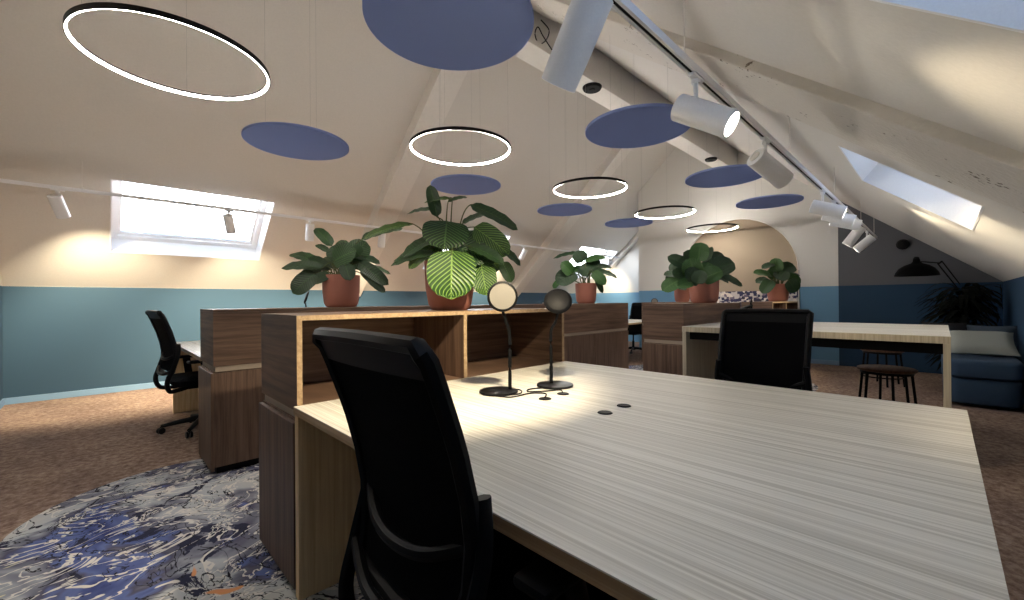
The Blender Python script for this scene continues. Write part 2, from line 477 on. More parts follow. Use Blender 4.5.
# niche back, its patterned lower panel and slim arch trim
bm = new(); box(bm, XF+.07, XF+.12, AY0-.05, AY1+.05, 1.30, AZC+AR+.05); ob('trim_1', bm, M['tan'], kind='structure')
bm = new(); box(bm, XF+.05, XF+.12, AY0-.05, AY1+.05, 0, 1.30); ob('trim_2', bm, M['pattern'], kind='structure')
bm = new(); tube(bm, [(XF-.004, y, z) for y, z in [(AY1, .05)]+arc+[(AY0, .05)]], .012, 6); ob('trim_3', bm, M['whitem'], kind='structure', smooth=True)
# skirting
bm = new(); box(bm, XB, XF2, YL-.015, YL, 0, .075, .002); ob('baseboard_left', bm, M['skirt'], kind='structure')
bm = new(); box(bm, XF-.015, XF, 1.23, AY0, 0, .075, .002); box(bm, XF-.015, XF, AY1, 4.95, 0, .075, .002); ob('baseboard_far', bm, M['skirt'], kind='structure')
bm = new(); box(bm, XB, XB+.015, YR, YL, 0, .075, .002); ob('baseboard_back', bm, M['skirt'], kind='structure')

# rafters and beams
def rafter(name, side, x0, x1, s0, s1, depth, m=None):
    bm = new(); box(bm, x0, x1, s0, s1, -depth, .02, .008, mtx=MXL if side == 'L' else MXR)
    return ob(name, bm, m or M['beam'], kind='structure')
rafter('trim_4', 'L', 3.02, 3.38, 0, 5.0, .16)
rafter('trim_5', 'L', 7.15, 7.45, 0, 5.0, .16)
rafter('trim_6', 'L', 10.34, 10.5, 0, 5.0, .10)
def plaster_rough():
    m = mat('rough_plaster', srgb(212, 206, 196), .9)
    n = m.node_tree; b = n.nodes['Principled BSDF']; L = n.links
    t = n.nodes.new('ShaderNodeTexCoord')
    z = n.nodes.new('ShaderNodeTexNoise'); z.inputs['Scale'].default_value = 34; z.inputs['Detail'].default_value = 8
    z2 = n.nodes.new('ShaderNodeTexNoise'); z2.inputs['Scale'].default_value = 3.5; z2.inputs['Detail'].default_value = 3
    L.new(t.outputs['Object'], z.inputs['Vector']); L.new(t.outputs['Object'], z2.inputs['Vector'])
    mu = n.nodes.new('ShaderNodeMath'); mu.operation = 'MULTIPLY'; L.new(z.outputs['Fac'], mu.inputs[0]); L.new(z2.outputs['Fac'], mu.inputs[1])
    r = n.nodes.new('ShaderNodeValToRGB')
    r.color_ramp.elements[0].position = .375; r.color_ramp.elements[0].color = srgb(212, 206, 197)
    r.color_ramp.elements[1].position = .40; r.color_ramp.elements[1].color = srgb(110, 98, 86)
    L.new(mu.outputs[0], r.inputs[0]); L.new(r.outputs[0], b.inputs['Base Color'])
    bp = n.nodes.new('ShaderNodeBump'); bp.inputs['Strength'].default_value = .7; bp.inputs['Distance'].default_value = .01
    L.new(z.outputs['Fac'], bp.inputs['Height']); L.new(bp.outputs[0], b.inputs['Normal'])
    return m
M['rough'] = plaster_rough()
rafter('trim_7', 'R', 2.42, 3.22, 0, 5.6, .05, M['rough'])
# long purlin under the right slope
bm = new(); box(bm, XB, XF, 2.72, 2.98, 3.60, 3.66, .006); box(bm, XB, XF, 2.80, 2.90, 3.66, 4.15); ob('trim_9', bm, M['beam'], kind='structure')

# rug
def rug():
    x0, x1, y0, y1, r = -.36, 7.2, 1.10, 3.80, .78
    pts = []
    for cx, cy, a0 in ((x1-r, y1-r, 0), (x0+r, y1-r, 90), (x0+r, y0+r, 180), (x1-r, y0+r, 270)):
        for k in range(13):
            a = radians(a0+90*k/12); pts.append((cx+r*cos(a), cy+r*sin(a)))
    bm = new(); v = [bm.verts.new((x, y, .001)) for x, y in pts]; w = [bm.verts.new((x, y, .006)) for x, y in pts]
    bm.faces.new(v[::-1]); bm.faces.new(w)
    for i in range(len(v)): j = (i+1) % len(v); bm.faces.new((v[i], v[j], w[j], w[i]))
    o = ob('rug', bm, M['rug']); o['label'] = 'large rounded rug in painterly blues, greys and white under the cabinets'; o['category'] = 'rug'
rug()

# ------------------------------------------------------------------ desks
def desk(name, x0, x1, y0, y1, z, th, label, gables=(True, True), modesty=True, em='oak_edge', gm='oak_v'):
    """bench desk; origin at floor centre"""
    cx, cy = (x0+x1)/2, (y0+y1)/2; hx, hy = (x1-x0)/2, (y1-y0)/2
    t = thing(name, label, 'desk', (cx, cy, 0))
    bm = new(); box(bm, -hx, hx, -hy, hy, z-.003, z)
    box(bm, -hx, hx, -hy, hy, z-th, z-.003, mi=1)
    ob('tabletop', bm, [M['laminate'], M[em]], t)
    for s, g in ((1, gables[0]), (-1, gables[1])):
        if g:
            bm = new(); ya, yb = sorted((s*hy, s*(hy-.036)))
            box(bm, -hx+.004, hx-.004, ya, yb, .0065, z-th, .002); ob('side_panel', bm, M[gm], t)
    if modesty:
        bm = new(); box(bm, -.03, .03, -hy+.04, hy-.04, z-th-.14, z-th-.001); ob('cable_tray', bm, M['black'], t)
    return t
d1 = desk('bench_desk', .53, 2.20, -.06, 1.75, .74, .03, 'large pale striped laminate desk in the foreground with two black lamps on it')
for dx, dy in ((1.294, 1.134), (1.417, 1.139), (1.28, .84), (1.414, .844)):
    bm = new(); lathe(bm, [(0, .7445), (.020, .7445), (.024, .7435), (.027, .7405)], 24, (dx-1.365, dy-.845, 0))
    ob('cable_grommet', bm, M['black'], d1, label='round black cable grommet')
d2 = desk('bench_desk', .53, 2.20, 3.87, 5.60, .74, .03, 'pale desk behind the left walnut cabinet, with a mesh chair pulled up', gables=(True, False))
d3 = desk('high_table', 4.0, 5.66, -.04, 1.75, .885, .05, 'tall pale wood table with slab legs in front of the stools', em='pale_edge', gm='pale_edge', modesty=False)
for sx_ in (-.72,):
    bm = new(); box(bm, sx_-.02, sx_+.02, -.86, .86, .757, .834); ob('stretcher_panel', bm, M['black'], d3, label='black panel under the tabletop')
d4 = desk('bench_desk', 6.25, 7.95, 3.82, 5.60, .74, .03, 'white-topped desk seen in the gap between the rear cabinets', gables=(True, False))

# ------------------------------------------------------------------ cabinets
def cabinet(x0, x1, y0, y1, seam, label, top=1.095, bays=0, front=-1, doors=2, group=None, open_end=False, end=True):
    """storage unit; bays>0: the upper part is open towards -Y"""
    cx, cy = (x0+x1)/2, (y0+y1)/2; hx, hy = (x1-x0)/2, (y1-y0)/2
    t = thing('storage_cabinet', label, 'cabinet', (cx, cy, 0), 0, group)
    # plinth and lower body
    bm = new(); box(bm, -hx+.02, hx-.02, -hy+.03, hy-.03, .006, .05); ob('plinth', bm, M['black'], t)
    bm = new(); box(bm, -hx+.004, hx-.004, -hy+.022, hy-.004, .05, seam-.02); ob('carcass', bm, M['walnut_v'], t)
    # light strip between lower and upper parts
    bm = new(); box(bm, -hx+.012, hx-.012, -hy+.008, hy-.006, seam-.02, seam+.016); ob('reveal_strip', bm, M['strip'], t, label='pale strip between the lower and upper parts')
    # doors of the lower front and a door on the end
    w = 2*hx/doors
    for k in range(doors):
        bm = new(); box(bm, -hx+k*w+.003, -hx+(k+1)*w-.003, -hy, -hy+.020, .055, seam-.028, .0015); ob('door', bm, M['walnut_v'], t)
    if end:
      bm = new(); box(bm, -hx-.014, -hx+.004, -hy+.004, hy-.004, .03, seam-.028, .0015); ob('end_panel', bm, M['walnut_v'], t)
    z0 = seam+.016
    if not bays:
        bm = new(); box(bm, -hx, hx, -hy, hy, z0, top-.018, .0015); ob('upper_box', bm, M['walnut'], t)
        bm = new(); box(bm, -hx, hx, -hy, hy, top-.017, top, .0015); ob('top_panel', bm, M['walnut'], t)
    else:
        e = .020
        bm = new()
        box(bm, -hx, hx, -hy+.004, hy, top-e, top); box(bm, -hx, hx, -hy+.004, hy, z0, z0+e)
        box(bm, -hx, -hx+e, -hy+.004, hy, z0+e, top-e)
        if not open_end: box(bm, hx-e, hx, -hy+.004, hy, z0+e, top-e)
        box(bm, -hx+e, hx-e, hy-.015, hy, z0+e, top-e)
        ob('shelf_box', bm, M['walnut'], t)
        for k in range(1, bays):
            x = -hx+2*hx*k/bays
            bm = new(); box(bm, x-e/2, x+e/2, -hy+.004, hy-.015, z0+e, top-e); ob('divider', bm, M['walnut_v'], t)
        bm = new()
        box(bm, -hx, hx, -hy, -hy+.004, top-e, top); box(bm, -hx, hx, -hy, -hy+.004, z0, z0+e)
        for k in range(0, bays+1):
            x = -hx+2*hx*k/bays; x = min(max(x, -hx+e/2), hx-e/2)
            box(bm, x-e/2, x+e/2, -hy, -hy+.004, z0+e, top-e)
        ob('edge_band', bm, M['oak_edge'], t, label='pale oak front edging')
    return t
cabinet(.545, 2.20, 1.755, 2.26, .70, 'nearest walnut shelf unit with two open bays behind the foreground desk', 1.09, 2)
cabinet(.53, 3.10, 3.36, 3.86, .705, 'walnut cabinet end at the left carrying the smaller striped plant', 1.10, 0, doors=3)
cabinet(3.104, 5.78, 3.36, 3.80, .705, 'long walnut cabinet behind the two black desk lamps, topped by one potted plant', 1.10, 0, doors=3, end=False)
cabinet(4.06, 5.72, 1.76, 2.19, .72, 'walnut cabinet beside the tall pale table, carrying the large round-leafed plant', 1.10, 0, doors=2)
cabinet(7.0, 8.6, 3.36, 3.80, .705, 'rear walnut cabinet under the half-hidden potted plant', 1.10, 0, doors=2)
cabinet(7.15, 8.72, 1.76, 2.19, .72, 'farthest walnut cabinet under the small plant before the arched niche', 1.10, 2)

# ------------------------------------------------------------------ chairs
def make_chair(label, loc, rz, group):
    """mesh task chair facing +X"""
    t = thing('office_chair', label, 'chair', loc, rz, group)
    base = new()
    lathe(base, [(0, .06), (.045, .06), (.05, .075), (.04, .115), (.028, .12), (0, .12)], 20)
    for k in range(5):
        a = 2*pi*k/5+.35
        tube(base, [(.02*cos(a), .02*sin(a), .10), (.16*cos(a), .16*sin(a), .088), (.30*cos(a), .30*sin(a), .066)], .026, 8, 4, r2=.015)
    ob('star_base', base, M['black'], t, True)
    for k in range(5):
        a = 2*pi*k/5+.35
        bm = new()
        for s in (-1, 1):
            mx = Matrix.Translation((.30*cos(a), .30*sin(a), .029)) @ Matrix.Rotation(a+.6, 4, 'Z') @ Matrix.Translation((0, s*.014, 0)) @ Matrix.Rotation(pi/2, 4, 'X')
            lathe(bm, [(0, -.009), (.024, -.009), (.028, -.005), (.028, .005), (.024, .009), (0, .009)], 18, mtx=mx)
        tube(bm, [(.30*cos(a), .30*sin(a), .03), (.30*cos(a), .30*sin(a), .068)], .008, 8)
        ob('caster', bm, M['blackg'], t, True)
    bm = new(); lathe(bm, [(0, .115), (.026, .115), (.026, .26), (.016, .262), (.016, .40), (0, .40)], 16); ob('gas_lift', bm, M['black'], t, True)
    bm = new(); box(bm, -.14, .10, -.09, .09, .385, .43, .015); ob('mechanism', bm, M['black'], t, True)
    # seat cushion: rounded, waterfall front
    bm = new(); N = 14
    grid = []
    for i in range(N+1):
        row = []
        for j in range(N+1):
            a, b = -1+2*i/N, -1+2*j/N
            x, y = .245*a*sqrt(1-b*b*.18), .255*b*sqrt(1-a*a*.18)
            edge = max(abs(a), abs(b))**6
            z = .505-.035*edge-.02*max(0, a)**3+.008*b*b
            row.append(bm.verts.new((x, y, z)))
        grid.append(row)
    low = [[bm.verts.new((v.co.x*.96, v.co.y*.96, .435)) for v in r] for r in grid]
    for i in range(N):
        for j in range(N):
            bm.faces.new((grid[i][j], grid[i+1][j], grid[i+1][j+1], grid[i][j+1]))
            bm.faces.new((low[i][j], low[i][j+1], low[i+1][j+1], low[i+1][j]))
    for i in range(N):
        for (p, q) in (((i, 0), (i+1, 0)), ((i+1, N), (i, N)), ((0, i+1), (0, i)), ((N, i), (N, i+1))):
            bm.faces.new((grid[p[0]][p[1]], low[p[0]][p[1]], low[q[0]][q[1]], grid[q[0]][q[1]]))
    ob('seat', bm, M['mesh'], t, True)
    # backrest: profile x(z) with half width w(z)
    prof = [(.56, -.262, .175), (.64, -.246, .192), (.72, -.244, .200), (.80, -.256, .204), (.90, -.282, .206), (1.0, -.318, .207), (1.07, -.346, .208)]
    def bx_(z):
        for (z0, x0, w0), (z1, x1, w1) in zip(prof, prof[1:]):
            if z <= z1 or z1 == prof[-1][0]:
                f = (z-z0)/(z1-z0); return x0+(x1-x0)*f, w0+(w1-w0)*f
    bm = new(); rows = []
    NZ, NY = 14, 10
    for i in range(NZ+1):
        z = .565+(1.05-.565)*i/NZ; x, w = bx_(z)
        rows.append([(x-.008*(1-(2*j/NY-1)**2), w*(2*j/NY-1)*.97, z) for j in range(NY+1)])
    F = [[bm.verts.new(p) for p in r] for r in rows]
    G = [[bm.verts.new((p[0]-.006, p[1], p[2])) for p in r] for r in rows]
    for i in range(NZ):
        for j in range(NY):
            bm.faces.new((F[i][j], F[i][j+1], F[i+1][j+1], F[i+1][j])); bm.faces.new((G[i][j], G[i+1][j], G[i+1][j+1], G[i][j+1]))
    for i in range(NZ):
        bm.faces.new((F[i][0], F[i+1][0], G[i+1][0], G[i][0])); bm.faces.new((F[i][NY], G[i][NY], G[i+1][NY], F[i+1][NY]))
    for j in range(NY):
        bm.faces.new((F[0][j], G[0][j], G[0][j+1], F[0][j+1])); bm.faces.new((F[NZ][j], F[NZ][j+1], G[NZ][j+1], G[NZ][j]))
    ob('backrest_mesh', bm, M['mesh'], t, True)
    # frame around it, wider top rail
    bm = new(); loop = []
    for i in range(13):
        z = .56+(1.045-.56)*i/12; x, w = bx_(z); loop.append((x, -w, z))
    x, w = bx_(1.075)
    top = [(x-.001, -w, 1.060), (x-.003, -w*.95, 1.071), (x-.007, -w*.5, 1.073), (x-.008, 0, 1.074), (x-.007, w*.5, 1.073), (x-.003, w*.95, 1.071), (x-.001, w, 1.060)]
    loop2 = [(p[0], -p[1], p[2]) for p in loop[::-1]]
    x, w = bx_(.56)
    bot = [(x-.008, w*.7, .545), (x-.016, 0, .54), (x-.008, -w*.7, .545)]
    tube(bm, loop+top+loop2+bot+[loop[0]], flat=(.015, .018), seg=8, ref=(1, 0, 0))
    ob('backrest_frame', bm, M['black'], t, True)
    bm = new()   # solid head band of the back
    n = 12
    for zz, in ((0,),):
        P = []
        for j in range(n+1):
            y = -.20+.40*j/n
            P.append((-.347-.010*(1-(y/.20)**2), y))
        V = [[bm.verts.new((x+dx+(1.06-z)*.42, y, z)) for x, y in P] for (dx, z) in ((.010, 1.015), (.010, 1.072), (-.008, 1.072), (-.008, 1.015))]
        for a in range(4):
            b = (a+1) % 4
            for j in range(n): bm.faces.new((V[a][j], V[a][j+1], V[b][j+1], V[b][j]))
    ob('top_rail', bm, M['black'], t, True)
    # curved rear support: two bows that loop out behind the seat, with cross bars
    for s in (-1, 1):
        bm = new()
        tube(bm, [(-.228, s*.205, .80), (-.235, s*.215, .70), (-.270, s*.210, .58), (-.300, s*.195, .49), (-.290, s*.175, .42), (-.25, s*.14, .395), (-.12, s*.07, .405)], seg=8, smooth=6, flat=(.018, .014))
        ob('back_support', bm, M['black'], t, True)
    bm = new(); tube(bm, [(-.232, -.205, .72), (-.272, -.10, .675), (-.285, 0, .665), (-.272, .10, .675), (-.232, .205, .72)], .013, 8, 5); ob('lumbar_bar', bm, M['black'], t, True)
    bm = new(); tube(bm, [(-.270, -.208, .585), (-.30, -.10, .545), (-.31, 0, .54), (-.30, .10, .545), (-.270, .208, .585)], .013, 8, 5); ob('cross_bar', bm, M['black'], t, True)
    for s in (-1, 1):
        bm = new()
        tube(bm, [(-.02, s*.20, .41), (-.03, s*.275, .43), (-.04, s*.285, .50), (-.06, s*.265, .63)], seg=8, smooth=5, flat=(.030, .014))
        ar = ob('armrest', bm, M['black'], t, True)
        bm = new(); box(bm, -.18, .06, s*.265-.042, s*.265+.042, .63, .655, .012); ob('arm_pad', bm, M['black'], ar, True)
    return t
c1 = make_chair('nearest black mesh office chair at the front edge of the foreground desk, seen from behind', (.70, .765, 0), 0, 'black mesh office chairs')
dup(c1, (.67, 4.74, 0), .12, 'distant black mesh office chair on wheels at the left, before the blue wall')
dup(c1, (2.27, .672, 0), pi+.03, 'black mesh office chair on the far side of the foreground desk, facing the camera')
dup(c1, (8.32, 4.72, 0), pi, 'black office chair half hidden in the gap between the rear cabinets')

# ------------------------------------------------------------------ desk lamps
def ring_lamp(base_, head, label, face, group='black desk lamps', foot=(.035, -.035)):
    """small lamp: disc base, slim bent neck, round flat head facing 'face'"""
    b = Vector(base_); h = Vector(head)-b
    t = thing('desk_lamp', label, 'lamp', b, 0, group)
    bm = new(); lathe(bm, [(0, 0), (.082, 0), (.086, .004), (.084, .010), (.06, .014), (0, .016)], 40); ob('base', bm, M['blackg'], t, True)
    fc = Vector(face).normalized()
    neck_top = h-Vector((0, 0, .055))
    foot = Vector((foot[0], foot[1], .012))
    bm = new(); tube(bm, [foot, foot+Vector((0, 0, .10)), foot+Vector((0, 0, .24)), (foot+Vector((0, 0, neck_top.z))).lerp(neck_top, .6)+Vector((0, 0, -.05)), neck_top-fc*.012], .0085, 10, 6, r2=.006)
    ob('neck', bm, M['black'], t, True)
    q = fc.to_track_quat('Z', 'Y').to_matrix().to_4x4(); mx = Matrix.Translation(h) @ q
    hd = new(); lathe(hd, [(0, -.012), (.05, -.011), (.062, -.006), (.066, 0), (.064, .006), (.056, .008), (.056, .004), (0, .004)], 40, mtx=mx)
    hd_o = ob('lamp_head', hd, M['black'], t, True)
    bm = new(); lathe(bm, [(0, .0045), (.0555, .0045), (.0555, .0065), (0, .007)], 36, mtx=mx); ob('diffuser', bm, M['lamp_panel'], hd_o, True, label='pale round diffuser')
    return t
hd1 = at_d(502.5, 296.5, 1.80); bs1 = Vector((1.245, 1.36, .741))
ring_lamp(bs1, hd1, 'black desk lamp with its round pale light panel turned to the camera', (EYE-hd1)+Vector((.1, -.1, .15)))
hd2 = at_d(558, 301, 1.96); bs2 = Vector((1.52, 1.27, .741))
ring_lamp(bs2, hd2, 'black desk lamp turned away, showing the dark back of its head', (hd2-EYE)+Vector((.0, .0, -1.1)), foot=(-.012, .012))
hd3 = at_d(306.5, 297.5, 4.2); ring_lamp((hd3.x-.05, hd3.y+.02, .741), hd3, 'thin black lamp head poking up beside the left terracotta pot', (.9, -.25, -.3))
hd4 = at_d(746, 307.5, 4.3); ring_lamp((hd4.x+.02, hd4.y+.0, .886), hd4, 'black lamp on the tall table, just above the facing chair', (.2, -.3, -1))
hd5 = at_d(654.5, 301.5, 8.45); ring_lamp((hd5.x, hd5.y+.06, .741), hd5, 'small lamp behind the rear cabinet, left of the half-hidden pot', (EYE-hd5))
# cables
def cable(pts, label):
    bm = new(); tube(bm, pts, .0028, 6, 6); o = ob('power_cable', bm, M['black'], None, True); o['label'] = label; o['category'] = 'cable'; o['group'] = 'lamp cables'
zc = .7435
cable([(1.27, 1.38, zc+.006), (1.34, 1.33, zc), (1.29, 1.27, zc), (1.22, 1.29, zc), (1.18, 1.33, zc), (1.21, 1.25, zc), (1.32, 1.24, zc), (1.36, 1.19, zc), (1.30, 1.14, zc+.002)], 'thin black cable looping from the left lamp to a desk grommet')
cable([(1.50, 1.22, zc+.006), (1.46, 1.27, zc), (1.38, 1.30, zc), (1.34, 1.27, zc), (1.40, 1.22, zc), (1.46, 1.19, zc), (1.42, 1.145, zc+.002)], 'thin black cable curling from the right lamp to a desk grommet')

# laptop on the rear cabinet
lt = thing('laptop', 'closed silver laptop lying on the long rear cabinet', 'laptop', (4.25, 3.50, 1.1), .1)
bm = new(); box(bm, -.17, .17, -.12, .12, .001, .012, .004); ob('body', bm, M['steel'], lt)
bm = new(); box(bm, -.17, .17, -.12, .12, .0125, .018, .003); ob('lid', bm, M['white'], lt)

# ------------------------------------------------------------------ plants
def add_leaf(bm, uvl, P0, P1, width, nrm, arch=.08, fold=.12, mi=0, round_=.5):
    P0, P1, nrm = Vector(P0), Vector(P1), Vector(nrm).normalized()
    ax = (P1-P0); ln = ax.length; ax.normalize()
    side = ax.cross(nrm).normalized(); n = side.cross(ax).normalized()
    if n.dot(nrm) < 0: n = -n
    NT, NS = 12, 8; rows = []
    for i in range(NT+1):
        t = i/NT
        e = max(0, 1-abs(2*(t**(.86))-1)**(2.2+round_))
        w = width/2*(e**.55)*(1 if t < .9 else 1)
        c = P0+ax*ln*t+n*arch*ln*4*t*(1-t)*.5-n*arch*ln*.8*t*t
        row = []
        for j in range(NS+1):
            s = 2*j/NS-1
            p = c+side*w*s+n*(fold*w*abs(s)**1.3)+n*.012*ln*sin(t*24+s*2)*abs(s)
            row.append((bm.verts.new(p), s, t))
        rows.append(row)
    for i in range(NT):
        for j in range(NS):
            q = (rows[i][j], rows[i][j+1], rows[i+1][j+1], rows[i+1][j])
            try: f = bm.faces.new([k[0] for k in q])
            except ValueError: continue
            f.smooth = True; f.material_index = mi
            for lp, k in zip(f.loops, q): lp[uvl].uv = (k[1], k[2])

def plant(name, label, pot_c, r, h, depth, leaves, group, mats, pot_taper=.8, k=1.0, ws=1.0):
    """leaves: (u0,v0,u1,v1,width_px,facing,depth0,depth1): where base and tip stand, widths at the plant's distance"""
    c = Vector(pot_c); t = thing(name, label, 'plant', c, 0, group)
    bm = new(); rb = r*pot_taper
    lathe(bm, [(0, 0), (rb*.86, 0), (rb*.95, .01), (rb+(r-rb)*.3, h*.12), (rb+(r-rb)*.8, h*.45), (r, h*.97), (r, h), (r*.94, h), (r*.92, h*.9), (r*.90, h*.84), (0, h*.84)], 48)
    ob('pot', bm, M['terra'], t, True)
    bm = new(); lathe(bm, [(0, h*.86), (r*.89, h*.855), (r*.89, h*.845), (0, h*.845)], 28); ob('soil', bm, M['soil'], t)
    bm = new(); uvl = bm.loops.layers.uv.new('UVMap'); st = new()
    px = depth/FPX
    vd = (EYE-c); vd.z = 0; vd.normalize()
    for i, L in enumerate(leaves):
        u0, v0, u1, v1, w, face, da, db = L; w *= ws
        P0 = at_d(u0, v0, depth+da)-c; P1 = at_d(u1, v1, depth+db)-c
        if face == 'c': nr = (vd+Vector((0, 0, .45)))
        elif face == 'l': nr = (vd*.6-RT*.6+Vector((0, 0, .5)))
        elif face == 'r': nr = (vd*.6+RT*.6+Vector((0, 0, .5)))
        else: nr = Vector((0, 0, 1))+vd*.75
        add_leaf(bm, uvl, P0, P1, w*px, nr, arch=.10, fold=.16, mi=1 if (i % 3 and len(mats) > 1) else 0, round_=.6)
        root = Vector((cos(i*2.4)*r*.35, sin(i*2.4)*r*.35, h*.85))
        midp = root.lerp(P0, .55)+Vector((0, 0, .06*(1+.5*sin(i)))); 
        if P0.z < h*.9: midp.z = max(midp.z, h*1.12)
        tube(st, [root, midp, P0, P0.lerp(P1, .15)], max(.0032, .0045*k), 6, 6, r2=.0024)
    ob('foliage', bm, [M[m] for m in mats], t)
    ob('stems', st, M['stem'], t, True)
    return t

G = 'potted plants on the cabinets'
# big striped plant on the nearest shelf unit, pot foot at (1.44,2.0)
P2 = [
 (452, 250, 451, 299, 44, 'c', -.20, -.24), (447, 221, 444, 249, 43, 'c', -.13, -.17), (437, 217, 430, 184, 13, 'c', -.02, .0),
 (452, 199, 424, 201, 9, 't', .0, -.02), (448, 202, 467, 196, 8, 't', .0, .02), (434, 210, 407, 212, 10, 't', .03, .05),
 (413, 224, 360, 237, 13, 't', -.02, -.1), (470, 205, 519, 228, 13, 'l', -.05, -.02), (462, 224, 488, 212, 12, 'l', .0, .03),
 (474, 227, 510, 254, 24, 'l', -.08, -.04), (455, 247, 488, 258, 30, 'c', -.10, -.12), (492, 244, 522, 264, 14, 't', -.02, .0),
 (480, 262, 487, 295, 25, 'c', -.10, -.13), (436, 238, 402, 255, 17, 't', -.06, -.12), (436, 253, 390, 263, 14, 't', -.05, -.1),
 (485, 254, 500, 270, 18, 'c', -.02, .02), (440, 246, 392, 258, 13, 't', .05, .1), (455, 245, 490, 240, 26, 'c', .05, .1), (440, 240, 425, 262, 22, 'c', .05, .08),
 (468, 246, 505, 262, 18, 't', -.12, -.14), (450, 235, 470, 262, 24, 'c', .02, .04),
 (432, 248, 408, 268, 12, 'c', -.02, -.05), (476, 240, 496, 262, 20, 'c', -.02, -.04), (502, 262, 512, 282, 14, 'c', .0, .0), (444, 240, 418, 244, 15, 't', .0, .02)]
plant('potted_plant', 'largest striped-leaf plant in a terracotta pot on the nearest shelf unit', (1.475, 2.03, 1.091), .148, .285, 2.46, P2, G, ['leaf', 'leaf2'], .78)
P1 = [
 (333, 262, 355, 250, 22, 'c', -.10, -.14), (352, 262, 330, 246, 26, 'c', -.02, .0), (322, 268, 281, 266, 16, 't', -.08, -.16), (318, 264, 290, 252, 16, 't', .05, .1),
 (322, 272, 300, 275, 12, 't', -.06, -.1), (316, 273, 292, 293, 19, 'c', -.12, -.2), (332, 246, 315, 227, 12, 'c', .06, .1), (328, 252, 316, 244, 9, 't', .0, .0),
 (361, 240, 402, 226, 14, 't', .0, .1), (350, 262, 366, 241, 24, 'c', .02, .05), (358, 262, 388, 284, 13, 'l', -.08, -.12), (362, 268, 380, 285, 12, 'l', -.05, -.1),
 (355, 264, 391, 272, 8, 't', .0, .05), (340, 268, 325, 256, 22, 't', .1, .12), (330, 270, 302, 268, 14, 't', .06, .1), (345, 266, 372, 270, 14, 't', .06, .1), (345, 264, 350, 280, 14, 'c', -.16, -.2),
 (326, 266, 306, 258, 13, 'c', .02, .05), (338, 258, 346, 240, 15, 'c', .08, .1), (352, 256, 380, 262, 12, 't', .02, .0), (330, 274, 312, 282, 11, 'c', -.1, -.14), (360, 256, 352, 246, 14, 'l', -.1, -.1), (368, 278, 385, 292, 8, 'l', -.1, -.12)]
plant('potted_plant', 'striped-leaf plant in a terracotta pot on the left cabinet', (1.47, 3.585, 1.101), .152, .27, 3.57, P1, G, ['leaf2', 'leaf5'], .85, 1.3)
P3 = [
 (572, 274, 562, 262, 15, 'c', -.2, -.25), (575, 272, 557, 283, 22, 'c', -.15, -.25), (583, 262, 576, 251, 18, 'c', .0, .0), (585, 262, 606, 256, 13, 't', .0, .1),
 (580, 253, 553, 257, 8, 't', .1, .15), (590, 270, 618, 276, 11, 't', -.1, -.1), (592, 272, 606, 284, 13, 'c', -.15, -.2), (588, 268, 612, 266, 12, 't', .1, .1),
 (595, 276, 603, 293, 7, 'c', -.1, -.1), (584, 272, 572, 268, 16, 't', .05, .1), (588, 270, 598, 258, 16, 'c', .06, .1), (582, 276, 590, 264, 16, 'c', -.05, .0), (560, 280, 553, 288, 7, 'c', -.2, -.2)]
plant('potted_plant', 'plant with broad leaves in a terracotta pot behind the two black lamps', (4.98, 3.57, 1.101), .152, .285, 6.03, P3, G, ['leaf3', 'leaf4'], .85, 2.2, .85)
P5 = [
 (698, 262, 701, 242, 24, 'c', -.1, -.1), (706, 272, 735, 262, 30, 'c', -.1, -.15), (704, 268, 712, 246, 10, 'c', .1, .1), (694, 278, 690, 258, 26, 'c', -.15, -.2),
 (700, 282, 686, 270, 22, 'c', -.2, -.25), (690, 268, 668, 256, 18, 'c', .0, .05), (702, 280, 722, 270, 24, 'c', -.2, -.3), (716, 272, 744, 286, 9, 'l', -.1, -.1),
 (712, 276, 730, 282, 8, 'l', -.05, .0), (692, 282, 678, 286, 16, 'c', -.25, -.3), (700, 264, 684, 252, 20, 'c', .1, .1), (708, 264, 722, 252, 18, 'c', .1, .15), (704, 276, 708, 262, 22, 'c', -.1, -.1), (697, 284, 702, 270, 18, 'c', -.3, -.3), (686, 276, 672, 272, 16, 'c', .0, .0)]
plant('potted_plant', 'large round-leafed plant in a terracotta pot right of the rear aisle', (5.10, 1.965, 1.101), .165, .272, 4.98, P5, G, ['leaf3', 'leaf4'], .85, 2, .74)
P4 = [(680, 280, 662, 290, 15, 'c', -.3, -.3), (682, 276, 664, 274, 13, 't', -.2, -.2), (680, 274, 672, 262, 15, 'c', .0, .0), (684, 276, 690, 264, 16, 'c', .0, .0), (676, 284, 688, 286, 12, 'c', -.3, -.3), (678, 278, 666, 282, 14, 'c', -.2, -.2), (682, 282, 676, 270, 16, 'c', -.1, -.1)]
plant('potted_plant', 'half-hidden plant in a terracotta pot just left of the large round-leafed one', (8.20, 3.58, 1.101), .150, .30, 8.35, P4, G, ['leaf3', 'leaf4'], .85, 3)
P6 = [(777, 272, 775, 258, 12, 'c', -.1, -.1), (774, 264, 762, 268, 9, 't', -.1, -.1), (780, 270, 796, 266, 14, 'c', .0, .0), (772, 276, 754, 272, 13, 't', -.1, -.1), (770, 280, 756, 282, 12, 't', .0, .0),
      (772, 280, 762, 293, 12, 'c', -.2, -.2), (786, 276, 802, 282, 10, 'c', -.1, -.1), (788, 280, 797, 292, 13, 'c', -.2, -.2), (778, 280, 786, 270, 14, 'c', -.1, -.1), (776, 276, 768, 270, 14, 'c', .1, .1), (782, 276, 800, 274, 10, 't', .1, .1), (778, 266, 784, 262, 8, 't', .1, .1)]
plant('potted_plant', 'small leafy plant in a terracotta pot before the arched niche', (8.42, 1.99, 1.101), .168, .30, 7.3, P6, G, ['leaf3', 'leaf4'], .85, 2.6)

